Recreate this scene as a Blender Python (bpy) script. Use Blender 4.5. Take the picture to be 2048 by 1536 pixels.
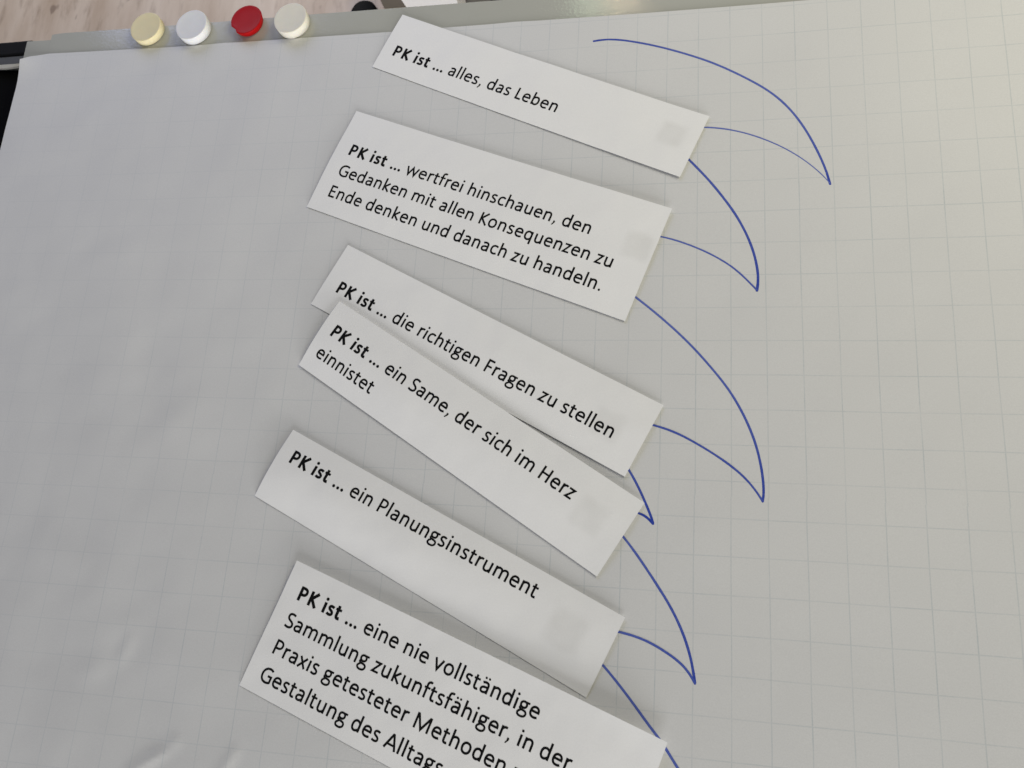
import bpy, bmesh, math, random
from mathutils import Vector, Matrix, noise

for o in list(bpy.data.objects):
    bpy.data.objects.remove(o)
S = bpy.context.scene
C = S.collection
BZ = 0.78                      # height of the board above the floor (m)
CELL = 0.025                   # printed squares, 25 mm

# ------------------------------------------------------------------ camera
cd = bpy.data.cameras.new("camera")
cam = bpy.data.objects.new("camera", cd)
C.objects.link(cam)
Rw = [[0.9798038350680781, 0.06551626688365059, -0.18892343306090095],
      [0.016068011034745425, -0.9675420575389746, -0.25219870323741667],
      [-0.19931448469008406, 0.2440696328240724, -0.9490541346655883]]
cam.matrix_world = Matrix((
    (Rw[0][0], -Rw[1][0], -Rw[2][0], -0.04303135),
    (Rw[0][1], -Rw[1][1], -Rw[2][1], -0.20739259),
    (Rw[0][2], -Rw[1][2], -Rw[2][2], BZ + 0.56838204),
    (0, 0, 0, 1)))
cd.sensor_width = 36
cd.lens = 1560 / 2048 * 36
cd.clip_start = 0.01
cd.clip_end = 50
cd.dof.use_dof = True
cd.dof.focus_distance = 0.62
cd.dof.aperture_fstop = 18
S.camera = cam

# ------------------------------------------------------------------ world and lamps (a room lit by windows, plus added fill lamps)
w = bpy.data.worlds.new("World")
S.world = w
w.use_nodes = True
bg = w.node_tree.nodes["Background"]
bg.inputs[0].default_value = (0.95, 0.965, 1.0, 1)
bg.inputs[1].default_value = 0.12


def area(name, loc, target, sx, sy, power, col):
    l = bpy.data.lights.new(name, 'AREA')
    l.shape = 'RECTANGLE'
    l.size, l.size_y, l.energy, l.color = sx, sy, power, col
    o = bpy.data.objects.new(name, l)
    C.objects.link(o)
    o.location = loc
    d = Vector(target) - Vector(loc)
    o.rotation_euler = d.to_track_quat('-Z', 'Y').to_euler()
    return o


LAMPS = [
 ("window_light_front", (0.25, -2.8, BZ + 0.62), (-0.25, 0.2, BZ), 1.5, 0.8, 47, (0.955, 0.965, 1.0)),
 ("window_light_left", (-1.05, 1.75, BZ + 0.95), (-0.55, 0.25, BZ), 1.5, 0.9, 16.0, (0.59, 0.64, 1.0)),
 ("room_light_right", (0.85, 0.75, BZ + 0.95), (0.3, 0.1, BZ), 0.9, 0.9, 12.4, (0.99, 0.935, 0.67)),
 ("floor_fill_light", (-1.7, 2.2, 0.95), (-1.0, 1.0, 0), 1.0, 0.7, 12, (1.0, 0.97, 0.92)),  # added fill, brightens only the floor behind the board
 ("low_fill_light", (0.75, -2.3, BZ + 0.20), (-0.3, 0.2, BZ), 0.8, 0.25, 32, (1.0, 0.98, 0.97)),  # added fill, skims in low to brighten the magnet sides
 ("pale_lamp", (-0.36, 1.89, BZ + 1.89), (-0.116, 0.276, BZ), 0.05, 0.20, 0.30, (0.78, 1.0, 0.70)),
 ("warm_lamp", (-0.245, 1.89, BZ + 1.92), (-0.088, 0.276, BZ), 0.04, 0.04, 0.35, (1.0, 0.78, 0.50)),
]
for L_ in LAMPS:
    area(*L_)

S.view_settings.view_transform = 'Standard'
S.view_settings.look = 'None'
S.view_settings.exposure = 0.08
S.view_settings.gamma = 1
S.render.engine = 'CYCLES'


# ------------------------------------------------------------------ helpers
def tag(o, label=None, cat=None, group=None, kind=None):
    if label: o['label'] = label
    if cat: o['category'] = cat
    if group: o['group'] = group
    if kind: o['kind'] = kind
    return o


def obj(name, bm, mat, parent=None, smooth=False):
    me = bpy.data.meshes.new(name)
    bm.normal_update()
    bm.to_mesh(me)
    bm.free()
    me.materials.append(mat)
    if smooth:
        for p in me.polygons:
            p.use_smooth = True
    o = bpy.data.objects.new(name, me)
    C.objects.link(o)
    if parent:
        o.parent = parent
    return o


def empty(name, loc=(0, 0, 0)):
    o = bpy.data.objects.new(name, None)
    C.objects.link(o)
    o.location = loc
    o.empty_display_size = 0.02
    return o


def keep_world(child, parent):
    child.parent = parent
    child.matrix_parent_inverse = Matrix.Translation(-Vector(parent.location))


class NT:
    def __init__(self, name, rough=0.6, spec=0.3):
        self.m = bpy.data.materials.new(name)
        self.m.use_nodes = True
        self.t = self.m.node_tree
        self.b = self.t.nodes["Principled BSDF"]
        self.b.inputs["Roughness"].default_value = rough
        self.b.inputs["Specular IOR Level"].default_value = spec

    def n(self, typ, **kw):
        nd = self.t.nodes.new(typ)
        for k, v in kw.items():
            setattr(nd, k, v)
        return nd

    def l(self, a, b):
        self.t.links.new(a, b)

    def math(self, op, a, b=None, c=None, clamp=False):
        nd = self.n("ShaderNodeMath", operation=op)
        nd.use_clamp = clamp
        for i, v in enumerate((a, b, c)):
            if v is None: continue
            if isinstance(v, (int, float)):
                nd.inputs[i].default_value = v
            else:
                self.l(v, nd.inputs[i])
        return nd.outputs[0]

    def noise(self, vec, scale, detail=2, rough=0.5):
        nd = self.n("ShaderNodeTexNoise")
        nd.inputs["Scale"].default_value = scale
        nd.inputs["Detail"].default_value = detail
        nd.inputs["Roughness"].default_value = rough
        if vec is not None: self.l(vec, nd.inputs["Vector"])
        return nd.outputs[0]

    def mix(self, fac, a, b):
        nd = self.n("ShaderNodeMix", data_type='RGBA')
        for i, v in ((0, fac), (6, a), (7, b)):
            if isinstance(v, (int, float)):
                nd.inputs[i].default_value = v
            elif isinstance(v, tuple):
                nd.inputs[i].default_value = (*v, 1)
            else:
                self.l(v, nd.inputs[i])
        return nd.outputs[2]

    def rng(self, v, a, b, c=0.0, d=1.0, smooth=False):
        nd = self.n("ShaderNodeMapRange")
        nd.interpolation_type = 'SMOOTHSTEP' if smooth else 'LINEAR'
        self.l(v, nd.inputs[0])
        for i, x in enumerate((a, b, c, d)):
            nd.inputs[i + 1].default_value = x
        return nd.outputs[0]

    def bump(self, h, strength, dist):
        nd = self.n("ShaderNodeBump")
        nd.inputs["Strength"].default_value = strength
        nd.inputs["Distance"].default_value = dist
        self.l(h, nd.inputs["Height"])
        self.l(nd.outputs[0], self.b.inputs["Normal"])

    def color(self, c):
        if isinstance(c, tuple):
            self.b.inputs["Base Color"].default_value = (*c, 1)
        else:
            self.l(c, self.b.inputs["Base Color"])

    def pos(self):
        return self.n("ShaderNodeNewGeometry").outputs["Position"]


def simple(name, col, rough=0.6, spec=0.3, var=0.08, vscale=60, bump=0.0, bscale=400):
    m = NT(name, rough, spec)
    p = m.pos()
    f = m.noise(p, vscale, 3)
    m.color(m.mix(f, tuple(c * (1 - var) for c in col), tuple(min(1, c * (1 + var)) for c in col)))
    if bump:
        m.bump(m.noise(p, bscale, 3), bump, 0.0005)
    return m.m


# ------------------------------------------------------------------ surface heights
HC = [0.13208218, 0.00413244, 0.05986361, 0.0045403, -0.01541694, -0.0362014, -0.01924566]
HD = [(2, 0), (1, 1), (0, 2), (3, 0), (2, 1), (1, 2), (0, 3)]


def bow(x, y):
    """the very slight bow of the board, metres"""
    u = (x / CELL + 6) / 12
    v = (y / CELL + 2) / 12
    return CELL * sum(c * u ** a * v ** b for c, (a, b) in zip(HC, HD))


def seg_d(x, y, a, b):
    ax, ay = a; bx, by = b
    dx, dy = bx - ax, by - ay
    L = dx * dx + dy * dy
    t = max(0, min(1, ((x - ax) * dx + (y - ay) * dy) / L))
    px, py = ax + t * dx, ay + t * dy
    side = (x - px) * -dy + (y - py) * dx
    return math.hypot(x - px, y - py), t, (1 if side > 0 else -1)


CREASES = [  # a, b, height, sigma
    ((-0.425, -0.362), (-0.3935, -0.3375), 0.0011, 0.0042),
    ((-0.4135, -0.345), (-0.3955, -0.3395), -0.0006, 0.0030),
    ((-0.3560, -0.358), (-0.3456, -0.3391), 0.0008, 0.0036),
    ((-0.5129, -0.029), (-0.4951, -0.0221), 0.00045, 0.016),
    ((-0.4951, -0.0221), (-0.4700, -0.0500), -0.0004, 0.016),
    ((-0.5100, -0.055), (-0.4990, -0.0300), 0.00035, 0.014),
    ((-0.4560, -0.262), (-0.4400, -0.2560), 0.0004, 0.010),
    ((-0.4500, -0.284), (-0.4450, -0.2700), 0.0006, 0.0050),
    ((-0.4757, -0.2966), (-0.4640, -0.2900), 0.0004, 0.009),
    ((-0.5350, -0.200), (-0.5050, -0.2150), 0.0005, 0.0120),
    ((-0.5600, 0.030), (-0.5250, 0.0500), 0.0004, 0.0180),
    ((-0.4600, -0.110), (-0.4300, -0.0850), 0.0005, 0.0150),
]


def wrinkle(x, y):
    n1 = noise.noise(Vector((x * 9 + 3.1, y * 9, 0.3)))
    n2 = noise.noise(Vector((x * 22, y * 19 + 7, 1.3)))
    n3 = noise.noise(Vector((x * 46 + 9, y * 50, 4.3)))
    # the sheet is more worn towards its left-hand end
    k = 0.35 + 0.65 / (1 + math.exp((x + 0.33) * 16))
    z = k * (0.00100 * n1 + 0.00085 * n2 + 0.00020 * n3)
    for a, b, h, s in CREASES:
        if abs(x - (a[0] + b[0]) / 2) > 0.08 or abs(y - (a[1] + b[1]) / 2) > 0.08: continue
        d, t, side = seg_d(x, y, a, b)
        z += h * math.exp(-(d / s) ** 2) * (0.5 + 0.5 * math.sin(math.pi * (0.15 + 0.7 * t)))
    # along the top edge the sheet is pressed down on the board
    return z * min(1, max(0.15, (0.262 - y) / 0.03 + 0.15))


def paper_z(x, y):
    z = BZ + bow(x, y) + 0.0006 + wrinkle(x, y)
    # lower left end raised: shape added so it tilts away and darkens
    k = 1 / (1 + math.exp((x + 0.30) * 14))
    z += 0.0042 * k * max(0, (-0.05 - y) / 0.3) ** 1.6
    d = math.hypot((x + 0.673), (y - 0.255))
    if d < 0.03:                                  # dog-eared corner
        z += 0.0035 * (1 - d / 0.03) ** 2
    return z


TOP = [(-0.6732, 0.2553), (-0.6676, 0.2576), (-0.6647, 0.2591), (-0.6551, 0.2609), (-0.6455, 0.2626), (-0.6278, 0.2625),
       (-0.5627, 0.2624), (-0.5229, 0.2622), (-0.4811, 0.2623), (-0.4582, 0.2634), (-0.4429, 0.2629), (-0.4027, 0.2631),
       (-0.3632, 0.2633), (-0.297, 0.2634), (-0.2446, 0.2638), (-0.2018, 0.264), (-0.1809, 0.2646), (-0.1605, 0.264),
       (-0.0735, 0.2634), (0.0, 0.263), (0.0701, 0.2628), (0.1297, 0.2626), (0.32, 0.2622)]


def lerp_table(T, x):
    for (a, b), (c, d) in zip(T, T[1:]):
        if x <= c:
            return b + (d - b) * max(0, (x - a)) / (c - a)
    return T[-1][1]


# ------------------------------------------------------------------ materials
def mat_paper():
    m = NT("squared_paper", 0.55, 0.25)
    p = m.pos()
    sx = m.n("ShaderNodeSeparateXYZ"); m.l(p, sx.inputs[0])
    X, Y = sx.outputs[0], sx.outputs[1]
    # the print shifts a hair sideways below one printing joint
    sh = m.math('MULTIPLY', m.math('LESS_THAN', Y, -0.1405), 0.0005)
    X = m.math('ADD', X, sh)
    wob = m.math('MULTIPLY', m.math('SUBTRACT', m.noise(p, 14, 1), 0.5), 0.0010)

    def lines(v, step):
        a = m.math('DIVIDE', m.math('ADD', v, wob), step)
        f = m.math('ABSOLUTE', m.math('SUBTRACT', m.math('FRACT', m.math('ADD', a, 0.5)), 0.5))
        d = m.math('MULTIPLY', f, step)
        return m.rng(d, 0.00022, 0.00055, 1, 0, True)
    lx = lines(X, CELL)
    ly = lines(Y, CELL * 1.03793)
    patch = m.rng(m.noise(p, 35, 3, 0.6), 0.3, 0.7, 0.35, 1.0)
    patch2 = m.rng(m.noise(p, 700, 2), 0.25, 0.75, 0.6, 1.0)
    fine = m.math('MULTIPLY', patch, patch2)
    # the print is paler towards the left-hand end of the sheet
    pale = m.rng(m.math('ADD', X, m.math('MULTIPLY', Y, -0.45)), -0.62, -0.05, 0.30, 1.0)
    fine = m.math('MULTIPLY', fine, pale)
    lx = m.math('MULTIPLY', lx, m.math('MULTIPLY', fine, 0.39))
    ly = m.math('MULTIPLY', ly, m.math('MULTIPLY', fine, 0.30))
    g = m.math('MAXIMUM', lx, ly)
    base = m.mix(m.noise(p, 9, 4), (0.655, 0.652, 0.645), (0.71, 0.707, 0.695))
    grain = m.noise(p, 1100, 2, 0.7)
    base = m.mix(m.rng(grain, 0.3, 0.7, 0.0, 0.17), base, (0.42, 0.42, 0.42))
    m.color(m.mix(g, base, (0.22, 0.315, 0.36)))
    m.bump(m.noise(p, 900, 3, 0.6), 0.30, 0.00018)
    return m.m


def mat_card():
    m = NT("white_print_paper", 0.5, 0.3)
    p = m.pos()
    tc = m.n("ShaderNodeUVMap"); tc.uv_map = "UVMap"
    base = m.mix(m.noise(p, 12, 3), (0.86, 0.853, 0.842), (0.90, 0.893, 0.882))
    grain = m.noise(p, 1100, 2, 0.7)
    base = m.mix(m.rng(grain, 0.3, 0.7, 0.0, 0.12), base, (0.55, 0.55, 0.55))
    # adhesive pad's shadow showing through the strip, painted darker by a stored attribute
    at = m.n("ShaderNodeAttribute"); at.attribute_name = "pad_shade"
    k = m.math('MULTIPLY', at.outputs["Fac"], m.rng(m.noise(p, 70, 2), 0.3, 0.7, 0.55, 1.0))
    m.color(m.mix(m.math('MULTIPLY', k, 0.17), base, (0.38, 0.37, 0.33)))
    m.bump(m.noise(p, 800, 3, 0.6), 0.22, 0.00016)
    return m.m


def mat_print():
    m = NT("black_toner", 0.8, 0.08)
    m.color(m.mix(m.noise(m.pos(), 900, 2), (0.004, 0.004, 0.0045), (0.008, 0.008, 0.0085)))
    return m.m


def mat_ink():
    m = NT("blue_marker_ink", 0.55, 0.2)
    p = m.pos()
    at = m.n("ShaderNodeAttribute"); at.attribute_name = "ink"
    n = m.rng(m.noise(p, 500, 3, 0.6), 0.3, 0.7, -0.12, 0.12)
    f = m.math('ADD', at.outputs["Fac"], n, clamp=True)
    m.color(m.mix(f, (0.15, 0.20, 0.52), (0.022, 0.052, 0.36)))
    return m.m


M_PAPER, M_CARD, M_PRINT, M_INK = mat_paper(), mat_card(), mat_print(), mat_ink()
def mat_board():
    m = NT("grey_enamel_board", 0.33, 0.5)
    p = m.pos()
    m.color(m.mix(m.noise(p, 25, 3), (0.43, 0.43, 0.385), (0.455, 0.455, 0.41)))
    m.b.inputs["Roughness"].default_value = 0.11
    m.bump(m.noise(p, 420, 2), 0.22, 0.0003)
    return m.m


M_BOARD = mat_board()
M_BLACK = simple("black_plastic", (0.006, 0.006, 0.006), 0.75, 0.12)
M_DULL = simple("dull_black", (0.0045, 0.0045, 0.0045), 0.95, 0.05, bump=0.5, bscale=900)
M_RAIL = simple("dark_grey_metal", (0.09, 0.092, 0.088), 0.45, 0.4)
M_LIP = simple("pale_lip", (0.62, 0.60, 0.54), 0.4, 0.4)  # even pale tone for the lip of the grey rail


# ------------------------------------------------------------------ floor (setting)
def mat_floor():
    m = NT("wood_effect_floor", 0.45, 0.35)
    mp = m.n("ShaderNodeMapping")
    m.l(m.pos(), mp.inputs[0])
    mp.inputs["Rotation"].default_value = (0, 0, math.radians(12))
    mp.inputs["Scale"].default_value = (1.0, 0.22, 1.0)
    v = mp.outputs[0]
    a = m.noise(v, 14, 5, 0.6)
    b = m.noise(v, 45, 4, 0.65)
    c = m.mix(m.rng(a, 0.3, 0.7), (0.43, 0.325, 0.235), (0.60, 0.50, 0.40))
    c = m.mix(m.math('MULTIPLY', m.rng(b, 0.54, 0.72), 0.55), c, (0.26, 0.185, 0.13))
    mp2 = m.n("ShaderNodeMapping")
    m.l(m.pos(), mp2.inputs[0])
    mp2.inputs["Rotation"].default_value = (0, 0, math.radians(12))
    mp2.inputs["Scale"].default_value = (1.0, 0.42, 1.0)
    k = m.noise(mp2.outputs[0], 27, 2, 0.5)
    c = m.mix(m.math('MULTIPLY', m.rng(k, 0.64, 0.72, 0, 1, True), 0.6), c, (0.13, 0.085, 0.06))
    m.color(c)
    m.bump(b, 0.15, 0.001)
    return m.m


bm = bmesh.new()
for x, y in ((-6, -5), (6, -5), (6, 7), (-6, 7)):
    bm.verts.new((x, y, 0))
bm.faces.new(bm.verts)
tag(obj("floor", bm, mat_floor()), kind="structure")


def grid_slab(bm, fn, nu, nv, thick, marks=None):
    """closed thin slab; fn(u,v) -> top point"""
    top = [[bm.verts.new(fn(i / nu, j / nv)) for i in range(nu + 1)] for j in range(nv + 1)]
    bot, rim = {}, {}
    def b(i, j):
        if (i, j) not in bot:
            c = top[j][i].co
            bot[(i, j)] = bm.verts.new((c.x, c.y, c.z - thick))
        return bot[(i, j)]
    def r(i, j):                       # own vertices for the rim, so the cut edge stays crisp
        if (i, j) not in rim:
            rim[(i, j)] = bm.verts.new(top[j][i].co)
        return rim[(i, j)]
    for j in range(nv):
        for i in range(nu):
            bm.faces.new((top[j][i], top[j + 1][i], top[j + 1][i + 1], top[j][i + 1]))
    for i in range(nu):
        bm.faces.new((r(i, 0), r(i + 1, 0), b(i + 1, 0), b(i, 0)))
        bm.faces.new((r(i + 1, nv), r(i, nv), b(i, nv), b(i + 1, nv)))
    for j in range(nv):
        bm.faces.new((r(0, j + 1), r(0, j), b(0, j), b(0, j + 1)))
        bm.faces.new((r(nu, j), r(nu, j + 1), b(nu, j + 1), b(nu, j)))
    return top


def box(bm, x0, x1, y0, y1, z0, z1, bev=0.0):
    vs = [bm.verts.new((x, y, z)) for z in (z0, z1) for x, y in ((x0, y0), (x1, y0), (x1, y1), (x0, y1))]
    fs = [bm.faces.new([vs[i] for i in q]) for q in
          ((3, 2, 1, 0), (4, 5, 6, 7), (0, 1, 5, 4), (1, 2, 6, 5), (2, 3, 7, 6), (3, 0, 4, 7))]
    if bev:
        es = {e for f in fs for e in f.edges}
        bmesh.ops.bevel(bm, geom=list(es), offset=bev, segments=2, affect='EDGES', profile=0.6)


# ------------------------------------------------------------------ flipchart board
board = empty("flipchart_board", (0, 0, BZ - 0.02))
tag(board, "grey metal flipchart board under the squared paper sheet", "flipchart board")
BE = [(-0.6345, 0.2856), (-0.5639, 0.2862), (-0.4603, 0.2874), (-0.3672, 0.2886), (-0.2837, 0.2888), (0.35, 0.2884)]


def board_top(x):
    return lerp_table(BE, x)


bm = bmesh.new()
def fb(u, v):
    x = -0.6470 + u * (0.345 + 0.6470)
    y1 = board_top(x)
    if x < -0.640: y1 = 0.2842
    elif x < -0.632: y1 = 0.2853
    y = y1 * (1 - v) + (-0.46) * v
    return (x, y, BZ + bow(x, y) - 0.003 * min(1, max(0, (0.258 - y) / 0.03)))
grid_slab(bm, fb, 130, 60, 0.016)
# close the back
b_ = obj("board_panel", bm, M_BOARD, smooth=False)
keep_world(b_, board)
bm = bmesh.new()
def fc(u, v):
    x = -0.6738 + u * (-0.6472 + 0.6738)
    y = 0.2787 * (1 - v) + (-0.455) * v
    return (x, y, BZ + bow(x, y) - 0.0004 - 0.003 * min(1, max(0, (0.25 - y) / 0.03)))
grid_slab(bm, fc, 3, 60, 0.018)
b_ = obj("edge_strip", bm, M_BOARD)
keep_world(b_, board)

# ------------------------------------------------------------------ squared sheet
bm = bmesh.new()
XL, XR, YB = -0.6733, 0.31, -0.417
def fp(u, v):
    x = XL + u * (XR - XL)
    y1 = lerp_table(TOP, x)
    y = y1 * (1 - v) + YB * v
    if u == 0:
        y = 0.2553 * (1 - v) + YB * v
    xx = x + (0.0006 * math.sin(y * 31) if u < 0.004 else 0)
    return (xx, y, paper_z(x, y))
grid_slab(bm, fp, 300, 215, 0.00022)
sheet = obj("squared_paper_sheet", bm, M_PAPER, smooth=True)
tag(sheet, "large sheet of squared flipchart paper with blue curved marker lines", "flipchart paper")

LINES = {
 'A': ([(-0.1115, 0.2392), (-0.1051, 0.2399), (-0.0987, 0.2402), (-0.088, 0.2387), (-0.0742, 0.2353), (-0.0595, 0.2304), (-0.0501, 0.2269), (-0.0367, 0.2216), (-0.0245, 0.216), (-0.0124, 0.21), (-0.0004, 0.2029), (0.0133, 0.1938), (0.0258, 0.1848), (0.0344, 0.1767), (0.0418, 0.1682), (0.0492, 0.1581), (0.0564, 0.1448), (0.0616, 0.133), (0.0667, 0.1196), (0.0705, 0.1082), (0.0724, 0.098)], .0016, .0017, 1, .85),
 'A2': ([(0.0724, 0.0985), (0.0681, 0.1049), (0.0611, 0.1129), (0.0503, 0.1233), (0.0393, 0.131), (0.0253, 0.1393), (0.0129, 0.1447), (0.0, 0.149), (-0.0103, 0.1509), (-0.0196, 0.152), (-0.024, 0.1523)], .0006, .0013, .25, .45),
 'B': ([(-0.0371, 0.1301), (-0.0321, 0.1243), (-0.0252, 0.1161), (-0.0171, 0.1065), (-0.01, 0.0967), (-0.0039, 0.0874), (0.0022, 0.0783), (0.0073, 0.0683), (0.0124, 0.0575), (0.0161, 0.0459), (0.0186, 0.0354), (0.0197, 0.0259), (0.0196, 0.0185), (0.0186, 0.0131)], .0017, .0019, .7, 1),
 'B2': ([(0.0186, 0.0134), (0.013, 0.02), (0.0063, 0.0276), (-0.0005, 0.0339), (-0.01, 0.0403), (-0.0186, 0.0453), (-0.0256, 0.0488), (-0.0344, 0.0527), (-0.0433, 0.0561), (-0.0518, 0.0585), (-0.0568, 0.0594)], .0013, .0012, .7, .35),
 'C': ([(-0.0775, 0.0144), (-0.0705, 0.009), (-0.0611, 0.0011), (-0.05, -0.0085), (-0.0403, -0.0178), (-0.0306, -0.0274), (-0.0223, -0.0368), (-0.013, -0.048), (-0.0061, -0.0571), (-0.0004, -0.065), (0.0053, -0.0751), (0.0108, -0.0864), (0.0151, -0.0975), (0.0183, -0.1085), (0.0204, -0.12), (0.0216, -0.1302), (0.0217, -0.1381), (0.0208, -0.1427)], .0015, .0017, .35, 1),
 'C2': ([(0.0208, -0.1427), (0.0169, -0.1361), (0.0116, -0.1295), (0.0061, -0.1239), (-0.0005, -0.1184), (-0.0094, -0.1123), (-0.0173, -0.1073), (-0.0259, -0.1024), (-0.0357, -0.0971), (-0.0438, -0.0937), (-0.0552, -0.0906), (-0.0603, -0.0893)], .0014, .0016, .75, .7),
 'D': ([(-0.0752, -0.119), (-0.0723, -0.1232), (-0.0679, -0.1301), (-0.0635, -0.1384), (-0.0602, -0.1452), (-0.057, -0.1527), (-0.0548, -0.1574), (-0.0537, -0.1614)], .0016, .0018, .6, 1),
 'D2': ([(-0.0537, -0.1618), (-0.0568, -0.1585), (-0.0603, -0.1559), (-0.0638, -0.1551), (-0.068, -0.1532)], .0017, .0016, 1, .95),
 'E': ([(-0.0779, -0.1682), (-0.0743, -0.1718), (-0.0686, -0.1786), (-0.063, -0.1857), (-0.0574, -0.1934), (-0.0505, -0.2029), (-0.0437, -0.2129), (-0.041, -0.2172), (-0.0355, -0.2267), (-0.0323, -0.2341), (-0.0291, -0.2421), (-0.0268, -0.25), (-0.0252, -0.2573), (-0.024, -0.2652)], .0016, .0018, .45, .9),
 'E2': ([(-0.024, -0.2656), (-0.0267, -0.2607), (-0.0313, -0.2552), (-0.0367, -0.2512), (-0.0429, -0.2476), (-0.0499, -0.2437), (-0.057, -0.2409), (-0.0649, -0.2382), (-0.0752, -0.2366), (-0.0792, -0.2361)], .0016, .0016, .7, .55),
 'F': ([(-0.0897, -0.2552), (-0.0859, -0.2587), (-0.079, -0.2652), (-0.0733, -0.2718), (-0.0669, -0.2785), (-0.0613, -0.2853), (-0.0558, -0.2917), (-0.0511, -0.2973), (-0.0457, -0.3028), (-0.0418, -0.3084), (-0.038, -0.3136), (-0.0342, -0.3188), (-0.029, -0.3265), (-0.0253, -0.3343)], .0016, .0018, .5, .5),
}


def catmull(pts, n=7):
    out = []
    P = [pts[0]] + pts + [pts[-1]]
    for i in range(1, len(P) - 2):
        p0, p1, p2, p3 = P[i - 1:i + 3]
        for k in range(n):
            t = k / n
            out.append(tuple(0.5 * (2 * p1[c] + (p2[c] - p0[c]) * t + (2 * p0[c] - 5 * p1[c] + 4 * p2[c] - p3[c]) * t * t
                                    + (3 * p1[c] - p0[c] - 3 * p2[c] + p3[c]) * t ** 3) for c in (0, 1)))
    out.append(pts[-1])
    return out


rnd = random.Random(4)
for k, (nm, (pts, w0, w1, i0, i1)) in enumerate(LINES.items()):
    pts = [(sum(q) / 2 for q in zip(a, b)) for a, b in ()] or pts
    # light smoothing of the traced points, then a curve through them
    sm = [pts[0]] + [tuple(0.25 * a[c] + 0.5 * b[c] + 0.25 * d[c] for c in (0, 1)) for a, b, d in zip(pts, pts[1:], pts[2:])] + [pts[-1]]
    cp = catmull(sm)
    # rounded ends
    bm = bmesh.new()
    lay = bm.verts.layers.float.new("ink")
    N = len(cp)
    rows = []
    def add_row(p, d, wd, ink):
        nx, ny = -d[1], d[0]
        r = []
        for s, e in ((-0.5, .12), (-0.28, -.05), (0, -.14), (0.28, -.05), (0.5, .12)):
            x, y = p[0] + nx * wd * s, p[1] + ny * wd * s
            v = bm.verts.new((x, y, paper_z(x, y) + 0.00006 + 0.000004 * k))
            v[lay] = max(0, min(1, ink + e * (1 - ink * 0.6)))
            r.append(v)
        rows.append(r)
    for i, p in enumerate(cp):
        a, b = cp[max(0, i - 1)], cp[min(N - 1, i + 1)]
        L = math.hypot(b[0] - a[0], b[1] - a[1]) or 1
        d = ((b[0] - a[0]) / L, (b[1] - a[1]) / L)
        t = i / (N - 1)
        wd = 1.02 * (w0 + (w1 - w0) * t) * (1 + 0.07 * noise.noise(Vector((i * 0.12, k * 7.1, 0))) * 1.6)
        ink = i0 + (i1 - i0) * t
        mid = math.sin(math.pi * t)
        if nm in ('A',): ink -= 0.45 * mid
        if nm in ('B', 'C'): ink -= 0.10 * mid
        if nm in ('A', 'B', 'C', 'D', 'E') and t > 0.93: ink = ink + (1 - ink) * (t - 0.93) / 0.07
        if i == 0:
            for q in (1.0, 0.8, 0.45):
                add_row((p[0] - d[0] * wd * 0.5 * q, p[1] - d[1] * wd * 0.5 * q), d, wd * math.sqrt(max(0.02, 1 - q * q)), ink)
        add_row(p, d, wd, ink)
        if i == N - 1:
            for q in (0.45, 0.8, 1.0):
                add_row((p[0] + d[0] * wd * 0.5 * q, p[1] + d[1] * wd * 0.5 * q), d, wd * math.sqrt(max(0.02, 1 - q * q)), ink)
    for r0, r1 in zip(rows, rows[1:]):
        for j in range(4):
            bm.faces.new((r0[j], r1[j], r1[j + 1], r0[j + 1]))
    bmesh.ops.reverse_faces(bm, faces=bm.faces)
    obj("marker_line", bm, M_INK, sheet)

# ------------------------------------------------------------------ lettering: a humanist sans drawn as pen strokes (units 1/2048 em)
ADV = {' ': 463, '.': 517, ',': 511, '\u2026': 1414, 'a': 981, 'b': 1076, 'c': 866, 'd': 1076, 'e': 1019, 'f': 625, 'g': 964,
       'h': 1076, 'i': 470, 'k': 931, 'l': 470, 'm': 1636, 'n': 1076, 'o': 1080, 'q': 1076, 'r': 714, 's': 801, 't': 686,
       'u': 1076, 'v': 925, 'w': 1464, 'x': 887, 'z': 809, 'A': 1185, 'E': 1000, 'F': 941, 'G': 1292, 'H': 1276, 'K': 1064,
       'L': 861, 'M': 1751, 'P': 1058, 'S': 941, '\u00e4': 981}
ADVB = {' ': 463, 'P': 1089, 'K': 1117, 'i': 503, 's': 818, 't': 710, '\u2026': 1452}
V, T_, D_ = 'v', 't', 'dot'
# stroke: (weight, [commands]); M x,y / L x,y / B x1,y1,x2,y2,x,y ; or ('dot', x, y, r)
G = {}
def g(ch, *st): G[ch] = st
g('i', (1, 'M 235 0 L 235 940'), (D_, 235, 1245, 112))
g('l', (1, 'M 235 0 L 235 1412'))
g('n', (1, 'M 240 0 L 240 940'), (.97, 'M 240 690 B 340 820 450 882 575 882 B 760 882 838 765 838 560 L 838 0'))
g('h', (1, 'M 240 0 L 240 1412'), (.97, 'M 240 690 B 340 820 450 882 575 882 B 760 882 838 765 838 560 L 838 0'))
g('m', (1, 'M 240 0 L 240 940'), (.97, 'M 240 690 B 335 820 440 882 540 882 B 710 882 818 775 818 590 L 818 0'),
  (.97, 'M 818 690 B 913 820 1018 882 1118 882 B 1298 882 1396 775 1396 580 L 1396 0'))
g('u', (.97, 'M 238 940 L 238 395 B 238 170 320 60 500 60 B 625 60 736 140 836 262'), (1, 'M 836 940 L 836 0'))
g('e', (.95, 'M 845 132 B 760 85 660 60 560 60 B 300 60 182 200 182 465 B 182 715 300 882 530 882 B 740 882 848 735 842 512 L 182 512'))
g('a', (.97, 'M 205 800 B 300 860 390 882 480 882 B 665 882 742 800 742 620 L 742 0'),
  (.93, 'M 742 505 L 560 505 B 330 505 182 425 182 262 B 182 125 275 60 400 60 B 540 60 645 125 742 240'))
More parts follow.
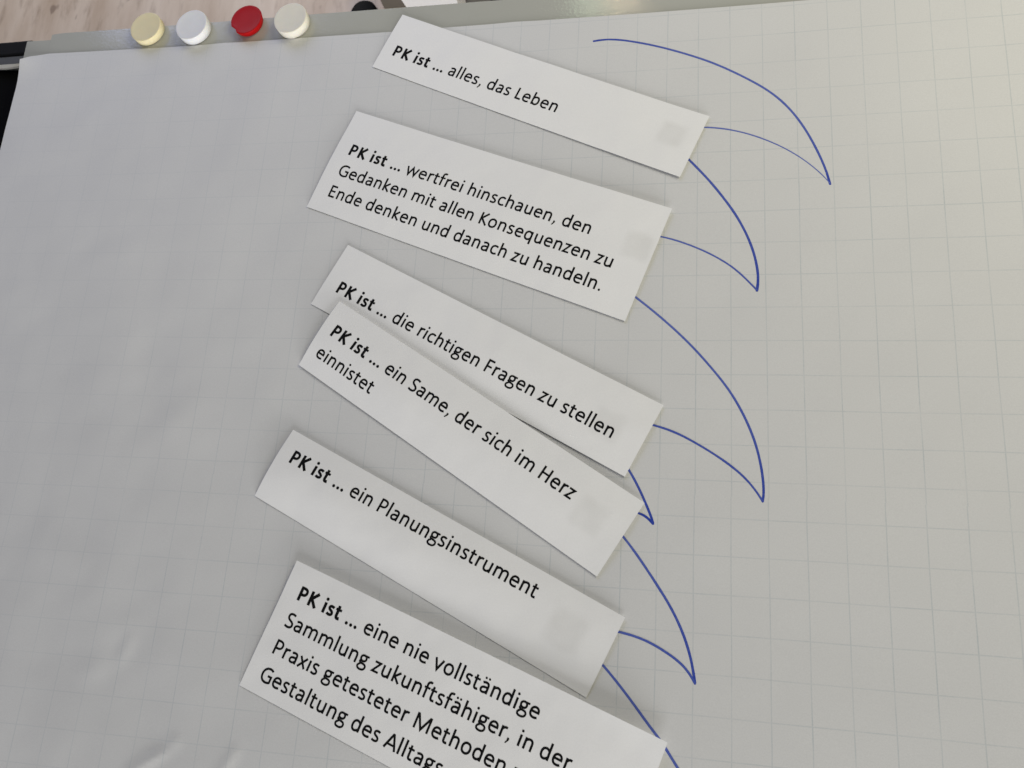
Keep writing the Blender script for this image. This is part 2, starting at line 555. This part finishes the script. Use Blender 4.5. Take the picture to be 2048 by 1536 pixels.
g('s', (.93, 'M 650 825 B 580 865 505 884 425 884 B 275 884 190 805 190 695 B 190 560 300 525 400 482 B 520 430 628 370 628 240 B 628 120 515 60 385 60 B 290 60 200 80 120 128'))
g('t', (.97, 'M 262 1180 L 262 290 B 262 130 320 62 440 62 B 505 62 555 75 612 98'), (.86, 'M 40 872 L 606 872'))
g('d', (1, 'M 836 0 L 836 1412'), (.97, 'M 836 680 B 740 815 640 882 520 882 B 300 882 188 705 188 462 B 188 210 290 62 490 62 B 620 62 735 150 836 280'))
g('b', (1, 'M 240 0 L 240 1412'), (.97, 'M 240 262 B 345 125 450 62 560 62 B 780 62 888 240 888 482 B 888 740 790 882 590 882 B 450 882 345 805 240 665'))
g('q', (1, 'M 836 -375 L 836 940'), (.97, 'M 836 680 B 740 815 640 882 520 882 B 300 882 188 705 188 462 B 188 210 290 62 490 62 B 620 62 735 150 836 280'))
g('g', (.9, 'M 452 884 B 610 884 712 790 712 645 B 712 495 610 400 452 400 B 290 400 190 495 190 645 B 190 790 290 884 452 884'),
  (.82, 'M 500 884 L 925 884'),
  (.88, 'M 262 440 B 170 375 170 262 305 228 B 390 208 480 208 580 198 B 765 180 845 100 845 -30 B 845 -200 690 -312 460 -312 B 245 -312 130 -235 130 -110 B 130 -5 205 70 330 165'))
g('o', (.97, 'M 540 884 B 770 884 895 725 895 478 B 895 225 765 60 535 60 B 305 60 184 215 184 465 B 184 715 312 884 540 884'))
g('c', (.95, 'M 785 795 B 710 855 630 882 545 882 B 310 882 184 720 184 465 B 184 205 300 62 530 62 B 625 62 710 90 795 160'))
g('f', (.97, 'M 628 1345 B 590 1362 550 1370 505 1370 B 330 1370 262 1275 262 1080 L 262 0'), (.86, 'M 40 872 L 585 872'))
g('r', (1, 'M 240 0 L 240 940'), (.97, 'M 240 660 B 345 815 430 878 540 878 B 590 878 630 870 672 856'))
g('v', (.97, 'M 85 940 L 462 50 L 840 940'))
g('w', (.93, 'M 90 940 L 402 50 L 732 880 L 1062 50 L 1375 940'))
g('x', (.97, 'M 108 940 L 788 0'), (.97, 'M 785 940 L 100 0'))
g('z', (.90, 'M 115 870 L 668 870 L 122 72 L 705 72'))
g('k', (1, 'M 240 0 L 240 1412'), (.97, 'M 795 940 L 330 492 L 838 0'))
g('\u00e4', *G['a'], (D_, 330, 1228, 98), (D_, 640, 1228, 98))
g('P', (1, 'M 265 0 L 265 1294'), (.93, 'M 265 1218 L 510 1218 B 765 1218 880 1090 880 905 B 880 690 745 562 490 562 L 265 562'))
g('K', (1, 'M 265 0 L 265 1294'), (1, 'M 925 1294 L 350 668 L 970 0'))
g('L', (.98, 'M 265 1294 L 265 76 L 800 76'))
g('G', (.97, 'M 1105 1130 B 1000 1200 885 1238 760 1238 B 420 1238 200 1000 200 640 B 200 270 400 58 750 58 B 880 58 1000 88 1110 150 L 1110 622 L 760 622'))
g('E', (.98, 'M 870 1218 L 265 1218 L 265 76 L 880 76'), (.9, 'M 265 670 L 815 670'))
g('F', (.98, 'M 850 1218 L 265 1218 L 265 0'), (.9, 'M 265 612 L 800 612'))
g('S', (.97, 'M 800 1165 B 700 1222 600 1240 510 1240 B 310 1240 200 1130 200 970 B 200 770 340 705 490 640 B 660 560 790 490 790 320 B 790 140 640 56 450 56 B 320 56 210 85 120 140'))
g('H', (1, 'M 265 0 L 265 1294'), (1, 'M 1011 0 L 1011 1294'), (.9, 'M 265 682 L 1011 682'))
g('M', (.97, 'M 265 0 L 265 1210 L 330 1210 L 875 85 L 1420 1210 L 1486 1210 L 1486 0'))
g('A', (.98, 'M 82 0 L 560 1225 L 625 1225 L 1103 0'), (.88, 'M 265 395 L 920 395'))
g('.', (D_, 258, 98, 112))
g(',', ('taper', 290, 150, 150, -250))
g('\u2026', (D_, 258, 98, 112), (D_, 707, 98, 112), (D_, 1156, 98, 112))
GB = {}
def gb(ch, *st): GB[ch] = st
gb('P', (1, 'M 285 0 L 285 1294'), (.90, 'M 285 1180 L 500 1180 B 740 1180 850 1080 850 895 B 850 705 735 585 480 585 L 285 585'))
gb('K', (1, 'M 285 0 L 285 1294'), (1.02, 'M 930 1294 L 400 668 L 975 0'))
gb('i', (1, 'M 252 0 L 252 940'), (D_, 252, 1245, 150))
gb('s', (.88, 'M 665 785 B 590 825 510 842 435 842 B 290 842 220 775 220 690 B 220 570 320 530 410 494 B 530 446 620 385 620 265 B 620 155 520 98 390 98 B 290 98 200 122 120 170'))
gb('t', (1, 'M 280 1180 L 280 320 B 280 160 340 100 450 100 B 510 100 570 112 630 130'), (.80, 'M 35 838 L 625 838'))
gb('\u2026', (D_, 265, 125, 148), (D_, 724, 125, 148), (D_, 1183, 125, 148))


def parse(cmd):
    t = cmd.split()
    i, pts, corners = 0, [], []
    while i < len(t):
        c = t[i]
        if c == 'M':
            pts.append((float(t[i + 1]), float(t[i + 2]))); i += 3
        elif c == 'L':
            a = pts[-1]; b = (float(t[i + 1]), float(t[i + 2])); i += 3
            n = max(1, int(math.hypot(b[0] - a[0], b[1] - a[1]) // 420))
            for k in range(1, n + 1):
                pts.append((a[0] + (b[0] - a[0]) * k / n, a[1] + (b[1] - a[1]) * k / n))
        elif c == 'B':
            p = [float(q) for q in t[i + 1:i + 7]]; i += 7
            a = pts[-1]
            for k in range(1, 8):
                s = k / 7; r = 1 - s
                pts.append(tuple(r ** 3 * a[c_] + 3 * r * r * s * p[c_] + 3 * r * s * s * p[2 + c_] + s ** 3 * p[4 + c_] for c_ in (0, 1)))
    return pts


def ribbon(pts, h):
    closed = math.hypot(pts[0][0] - pts[-1][0], pts[0][1] - pts[-1][1]) < 1
    L, R = [], []
    n = len(pts)
    for i, p in enumerate(pts):
        a = pts[i - 1] if i > 0 else (pts[-2] if closed else None)
        b = pts[i + 1] if i < n - 1 else (pts[1] if closed else None)
        def nd(u, v):
            d = math.hypot(v[0] - u[0], v[1] - u[1]) or 1
            return ((v[0] - u[0]) / d, (v[1] - u[1]) / d)
        d1 = nd(a, p) if a else nd(p, b)
        d2 = nd(p, b) if b else d1
        n1, n2 = (-d1[1], d1[0]), (-d2[1], d2[0])
        m = (n1[0] + n2[0], n1[1] + n2[1])
        q = math.hypot(*m) or 1
        m = (m[0] / q, m[1] / q)
        k = h / max(0.30, m[0] * n1[0] + m[1] * n1[1])
        L.append((p[0] + m[0] * k, p[1] + m[1] * k))
        R.append((p[0] - m[0] * k, p[1] - m[1] * k))
    return L, R


def layout(bold, text):
    """list of (polygon pairs) in em/2048 units"""
    x = 0
    quads, fans = [], []
    for part, table, adv, stem in ((bold, GB, ADVB, 139), (text, G, ADV, 101)):
        for ch in part:
            for st in table.get(ch, ()):
                if st[0] == D_:
                    _, cx, cy, r = st
                    fans.append([(x + cx + r * math.cos(a * math.pi / 7), cy + r * math.sin(a * math.pi / 7)) for a in range(14)])
                elif st[0] == 'taper':
                    _, x0, y0, x1, y1 = st
                    fans.append([(x + x0 - 105, y0 + 20), (x + x0 - 90, y0 - 130), (x + x1 - 60, y1 + 10), (x + x1 + 45, y1), (x + x0 + 70, y0 - 130), (x + x0 + 100, y0 + 40), (x + x0 + 20, y0 + 90), (x + x0 - 70, y0 + 80)])
                else:
                    pl = [(px + x, py) for px, py in parse(st[1])]
                    quads.append(ribbon(pl, stem * st[0]))
            x += adv[ch]
    return quads, fans


# ------------------------------------------------------------------ printed strips
STRIPS = [
 dict(c=[(-0.2853, 0.2802), (-0.0162, 0.1609), (-0.0385, 0.1082), (-0.3082, 0.228)], lift=(.3, .8, 1.3, .3), T=.1, B=.05, arch=(.9, .3),
      org=(-.2907, .2381), ang=-23.74, em=.01686, text=[('PK ist \u2026', ' alles, das Leben')], mark=(-.0456, .1466, .010),
      label="narrow white strip topmost of the six, printed alles, das Leben, over the board edge"),
 dict(c=[(-0.3178, 0.1836), (-0.0442, 0.081), (-0.0778, -0.0109), (-0.3525, 0.0926)], lift=(.6, 2.0, .8, .4), T=.3, B=.1, arch=(1.6, .9),
      org=(-.3198, .1401), ang=-20.53, em=.01675,
      text=[('PK ist \u2026', ' wertfrei hinschauen, den'), ('', 'Gedanken mit allen Konsequenzen zu'), ('', 'Ende denken und danach zu handeln.')],
      mark=(-.0700, .0500, .011), label="wide white strip with three printed lines, second from the top, wertfrei hinschauen"),
 dict(c=[(-0.3104, 0.0564), (-0.0479, -0.0759), (-0.0744, -0.1294), (-0.3365, 0.0039)], lift=(.4, .8, 1.0, .2), T=.3, B=.1, arch=(.5, 1.4),
      org=(-.3159, .0141), ang=-26.70, em=.01668, text=[('PK ist \u2026', ' die richtigen Fragen zu stellen')],
      mark=(-.0881, -.0918, .011), label="white strip printed die richtigen Fragen zu stellen, its left end tucked under another strip"),
 dict(c=[(-0.3106, 0.0055), (-0.0599, -0.1476), (-0.0918, -0.2006), (-0.3398, -0.0488)], lift=(1.8, .5, .3, .5), T=1.2, B=.0, arch=(3.6, 1.6),
      org=(-.3146, -.0244), ang=-31.5, em=.01686, text=[('PK ist \u2026', ' ein Same, der sich im Herz'), ('', 'einnistet')],
      mark=(-.0990, -.1590, .012), label="steeply slanted white strip lying over the left end of its neighbour, einnistet"),
 dict(c=[(-0.3368, -0.1025), (-0.0712, -0.2268), (-0.0958, -0.281), (-0.3614, -0.1561)], lift=(1.0, 1.2, .1, .3), T=.3, B=.0, arch=(3.6, 1.0),
      org=(-.3356, -.1289), ang=-24.09, em=.01689, text=[('PK ist \u2026', ' ein Planungsinstrument')],
      mark=(-.1120, -.2390, .013), label="white strip with one short line ein Planungsinstrument, second from the bottom"),
 dict(c=[(-0.318, -0.2032), (-0.0413, -0.3028), (-0.0732, -0.3943), (-0.3499, -0.2947)], e=2.2, lift=(2.2, 5.2, .3, .3), T=1.5, B=.1, arch=(.9, .8),
      org=(-.3141, -.2316), ang=-19.60, em=.01689,
      text=[('PK ist \u2026', ' eine nie vollst\u00e4ndige'), ('', 'Sammlung zukunftsf\u00e4higer, in der'), ('', 'Praxis getesteter Methoden zur'), ('', 'Gestaltung des Alltags')],
      mark=(-.0950, -.3500, .011), label="bottom white strip with four printed lines, its upper edge lifted off the paper"),
]


def bil(c, u, v):
    return tuple((1 - u) * (1 - v) * c[0][k] + u * (1 - v) * c[1][k] + u * v * c[2][k] + (1 - u) * v * c[3][k] for k in (0, 1))


def ibil(c, x, y):
    u = v = 0.5
    for _ in range(6):
        px, py = bil(c, u, v)
        ux, uy = c[1][0] - c[0][0], c[1][1] - c[0][1]
        vx, vy = c[3][0] - c[0][0], c[3][1] - c[0][1]
        det = ux * vy - uy * vx
        ex, ey = x - px, y - py
        u += (ex * vy - ey * vx) / det
        v += (ux * ey - uy * ex) / det
    return u, v


for si, s in enumerate(STRIPS):
    c, (tl, tr, br, bl) = s['c'], s['lift']

    def strip_z(u, v, s=s, c=c, tl=tl, tr=tr, br=br, bl=bl, si=si):
        x, y = bil(c, u, v)
        uu, vv = min(1, max(0, u)), min(1, max(0, v))
        a = 2.0
        e = s.get('e', 1.5)
        z = tl * (1 - uu) ** a * (1 - vv) ** e + tr * uu ** a * (1 - vv) ** e + br * uu ** a * vv ** 1.5 + bl * (1 - uu) ** a * vv ** 1.5
        z += (s['arch'][0] * (1 - uu) + s['arch'][1] * uu) * math.sin(math.pi * vv) * (0.75 + 0.25 * math.sin(math.pi * uu))
        z += s['T'] * 4 * uu * (1 - uu) * (1 - vv) ** 2 + s['B'] * 4 * uu * (1 - uu) * vv ** 2
        z += (0.25 + 0.75 * math.sin(math.pi * vv)) * 0.40 * noise.noise(Vector((x * 26 + si * 5, y * 26, 2.2))) + 0.13 * noise.noise(Vector((x * 75 + si * 5, y * 75, 5.2))) + 0.12
        base = paper_z(x, y) + 0.00022
        if si == 3:
            z += 0.5
        return base + max(0.0, z) * 0.001

    def strip_p(u, v):
        x, y = bil(c, u, v)
        return (x, y, strip_z(u, v))

    bm = bmesh.new()
    nv = 26 if len(s['text']) < 3 else 40
    top = grid_slab(bm, strip_p, 110, nv, 0.00010)
    st = obj("paper_strip", bm, M_CARD, smooth=False)
    me = st.data
    me.uv_layers.new(name="UVMap")
    at = me.attributes.new("pad_shade", 'FLOAT', 'POINT')
    mx, my, mr = s['mark']
    ca, sa = math.cos(math.radians(s['ang'])), math.sin(math.radians(s['ang']))
    for i, vtx in enumerate(me.vertices):
        dx, dy = vtx.co.x - mx, vtx.co.y - my
        a, b = dx * ca + dy * sa, -dx * sa + dy * ca
        d = (abs(a / mr) ** 7 + abs(b / mr) ** 7) ** (1 / 7) + 0.12 * noise.noise(Vector((a * 120, b * 120, si)))
        at.data[i].value = max(0, min(1, (1.2 - d) / 0.45))
    for p in me.polygons:
        p.use_smooth = abs(p.normal.z) > 0.5
    tag(st, s['label'], "paper strip", "printed paper strips stuck on the squared sheet")
    em = s['em'] / 2048
    for li, (bt, tx) in enumerate(s['text']):
        ox, oy = s['org']
        ox -= 165 * em * ca; oy -= 165 * em * sa
        ox += li * 1.2207 * s['em'] * sa; oy -= li * 1.2207 * s['em'] * ca
        quads, fans = layout(bt, tx)
        bm = bmesh.new()
        cnt = 0
        cache = []
        def vert(px, py, dz):
            x = ox + (px * ca - py * sa) * em
            y = oy + (px * sa + py * ca) * em
            u, v = ibil(c, x, y)
            return bm.verts.new((x, y, strip_z(u, v) + 0.00005 + dz))
        for qi, (L, R) in enumerate(quads):
            dz = 0.000003 * (qi % 5)
            lv = [vert(*p, dz) for p in L]
            rv = [vert(*p, dz) for p in R]
            for i in range(len(L) - 1):
                bm.faces.new((lv[i], rv[i], rv[i + 1], lv[i + 1]))
        for f in fans:
            bm.faces.new([vert(*p, 0.00002) for p in f])
        obj("printed_text", bm, M_PRINT, st)

# ------------------------------------------------------------------ magnets
def lathe(bm, prof, n=48, notch=None):
    rings = []
    for r, z in prof:
        if r == 0:
            rings.append([bm.verts.new((0, 0, z))])
            continue
        ring = []
        for i in range(n):
            a = 2 * math.pi * i / n
            k = 1.0
            if notch:
                k = notch(a, z)
            ring.append(bm.verts.new((r * k * math.cos(a), r * k * math.sin(a), z)))
        rings.append(ring)
    for a, b in zip(rings, rings[1:]):
        if len(b) == 1:
            for i in range(n): bm.faces.new((a[i], a[(i + 1) % n], b[0]))
        elif len(a) == 1:
            for i in range(n): bm.faces.new((a[0], b[(i + 1) % n], b[i]))
        else:
            for i in range(n): bm.faces.new((a[i], a[(i + 1) % n], b[(i + 1) % n], b[i]))


def plastic(name, col, sss=0.0):
    m = NT(name, 0.5, 0.12)
    p = m.pos()
    m.color(m.mix(m.noise(p, 120, 3), tuple(q * 0.94 for q in col), tuple(min(1, q * 1.04) for q in col)))
    m.bump(m.noise(p, 500, 3), 0.25, 0.0002)
    if sss:
        m.b.inputs["Subsurface Weight"].default_value = sss
        m.b.inputs["Subsurface Radius"].default_value = (0.003, 0.002, 0.001)
        m.b.inputs["Subsurface Scale"].default_value = 0.5
    return m.m


MAG = [(-0.53915, 0.2808, 0.0074, 0.0160, (0.80, 0.71, 0.45), "pale yellow round magnet at the left end of the board edge", False),
       (-0.49009, 0.2787, 0.0088, 0.0161, (0.80, 0.80, 0.80), "white round magnet between the pale yellow and the red one", False),
       (-0.43578, 0.2822, 0.0066, 0.0156, (0.40, 0.004, 0.005), "red round magnet with a chipped rim", True),
       (-0.39044, 0.2788, 0.0088, 0.0161, (0.80, 0.765, 0.66), "cream white round magnet nearest the topmost paper strip", False)]
for x, y, h, r, col, lab, chip in MAG:
    root = empty("magnet", (x, y, BZ + bow(x, y) + 0.0003))
    tag(root, lab, "magnet", "round magnets on the board edge")
    m = plastic("plastic_" + lab.split(" round")[0].replace(" ", "_"), col, 0.15)
    notch = None
    if chip:
        def notch(a, z):
            d = (a - math.radians(222) + math.pi) % (2 * math.pi) - math.pi
            return 1 - 0.13 * max(0, 1 - abs(d) / 0.30) ** 0.6
    rb = r * (0.90 if chip else 0.985)
    bm = bmesh.new()
    lathe(bm, [(rb * 0.9, 0.0004), (rb, 0.0006), (r * 0.99 if not chip else r * 0.95, h * 0.55), (r, h - 0.0007), (r - 0.0002, h - 0.0002), (r - 0.0006, h), (r - 0.0018, h - 0.0002), (r * 0.5, h - 0.0004), (0, h - 0.0005)], notch=notch)
    c_ = obj("magnet_cap", bm, m, root, smooth=True)
    bm = bmesh.new()
    lathe(bm, [(0, 0.0), (r * 0.78, 0.0), (r * 0.78, 0.0035), (0, 0.0035)], n=32)
    obj("magnet_core", bm, M_BLACK, root)

# ------------------------------------------------------------------ easel pieces beyond the left edge
es = empty("easel_frame", (-0.74, 0.285, BZ - 0.03))
tag(es, "black and grey easel crossbar sticking out left of the paper corner", "easel frame")
bm = bmesh.new()
box(bm, -0.95, -0.70, 0.2885, 0.3052, BZ - 0.034, BZ - 0.018, 0.002)
keep_world(obj("black_rail", bm, M_BLACK), es)
bm = bmesh.new()
box(bm, -0.95, -0.700, 0.2775, 0.2880, BZ - 0.034, BZ - 0.0195, 0.0008)
keep_world(obj("grey_rail", bm, M_RAIL), es)
bm = bmesh.new()
prev = None
for i in range(15):
    t = i / 14
    x = -0.76 + t * 0.054
    yb = 0.2765 - 0.0022 * math.sin(math.pi * min(1, max(0, (t - 0.25) / 0.75)) ) * (1 if t > 0.25 else 0)
    ring = [bm.verts.new((x, 0.2778, BZ - 0.0185)), bm.verts.new((x, yb, BZ - 0.0195)), bm.verts.new((x, yb, BZ - 0.022)), bm.verts.new((x, 0.2778, BZ - 0.022))]
    if prev:
        for k in range(4):
            bm.faces.new((prev[k], ring[k], ring[(k + 1) % 4], prev[(k + 1) % 4]))
    prev = ring
keep_world(obj("pale_edge", bm, M_LIP), es)

silhouette = empty("black_silhouette", (-0.86, 0.0, 0))  # stand-in block, black all over, for the dark area left of the paper
tag(silhouette, "black shape in deep shade directly left of the paper", "silhouette")
bm = bmesh.new()
box(bm, -1.08, -0.668, -0.40, 0.2773, 0.0, BZ - 0.0225, 0.003)
bmesh.ops.subdivide_edges(bm, edges=bm.edges, cuts=3, use_grid_fill=True)
for v in bm.verts:
    n = noise.noise_vector(v.co * 9)
    if v.co.z > 0.05: v.co.z += min(0.0, n.z) * 0.012
keep_world(obj("silhouette_body", bm, M_DULL), silhouette)

# ------------------------------------------------------------------ things on the floor behind the board
foot = empty("rubber_foot", (-0.702, 0.952, 0))
tag(foot, "small black round foot on the wooden floor behind the board", "rubber foot")
bm = bmesh.new()
lathe(bm, [(0.030, 0.0), (0.031, 0.008), (0.029, 0.022), (0.022, 0.030), (0, 0.032)], n=32)
obj("foot_cap", bm, M_BLACK, foot, smooth=True)

M_WHITE = simple("white_plastic", (0.88, 0.89, 0.90), 0.4, 0.4, var=0.02)
M_GREYP = simple("grey_plastic", (0.13, 0.125, 0.115), 0.5, 0.3)
M_SHGREY = simple("brown_grey_panel", (0.17, 0.15, 0.125), 0.6, 0.2)
M_BROWN = simple("dark_brown_wood", (0.10, 0.055, 0.035), 0.5, 0.3)
binr = empty("white_bin", (-0.505, 0.90, 0))
tag(binr, "bright white tapered bin behind the board, cut off by the picture edge", "bin")
bm = bmesh.new()
def frustum(bm, z0, z1, a, b, cx, cy, t=0.004):
    # open-topped tapered box: outer a->b half sizes
    def ring(hx, hy, z): return [bm.verts.new((cx + sx * hx, cy + sy * hy, z)) for sx, sy in ((-1, -1), (1, -1), (1, 1), (-1, 1))]
    r = [ring(a[0], a[1], z0), ring(b[0], b[1], z1), ring(b[0] - t, b[1] - t, z1), ring(a[0] - t, a[1] - t, z0 + t)]
    for p, q in zip(r, r[1:]):
        for k in range(4):
            bm.faces.new((p[k], p[(k + 1) % 4], q[(k + 1) % 4], q[k]))
    bm.faces.new(list(reversed(r[0]))); bm.faces.new(r[3])
frustum(bm, 0.0, 0.30, (0.035, 0.03), (0.0735, 0.05), -0.5082, 0.90)
keep_world(obj("bin_body", bm, M_WHITE), binr)

bx = empty("dark_box", (-0.62, 1.0, 0))
tag(bx, "brownish grey box just left of the white bin on the floor", "box")
bm = bmesh.new()
box(bm, -0.665, -0.53, 0.975, 1.12, 0.0, 0.10, 0.002)
keep_world(obj("box_body", bm, M_SHGREY), bx)
bx = empty("grey_case", (-0.45, 0.95, 0))
tag(bx, "small dark grey case just right of the white bin", "case")
bm = bmesh.new()
box(bm, -0.50, -0.4205, 0.95, 1.05, 0.0, 0.10, 0.002)
keep_world(obj("case_body", bm, M_GREYP), bx)
bm = bmesh.new()
box(bm, -0.420, -0.398, 0.948, 1.05, 0.0, 0.10, 0.002)
keep_world(obj("case_end", bm, M_BLACK), bx)
bx = empty("brown_block", (-0.36, 0.95, 0))
tag(bx, "dark brown wooden block at the picture's top edge right of the grey case", "wooden block")
bm = bmesh.new()
box(bm, -0.392, -0.30, 0.945, 1.05, 0.0, 0.09, 0.002)
keep_world(obj("block_body", bm, M_BROWN), bx)
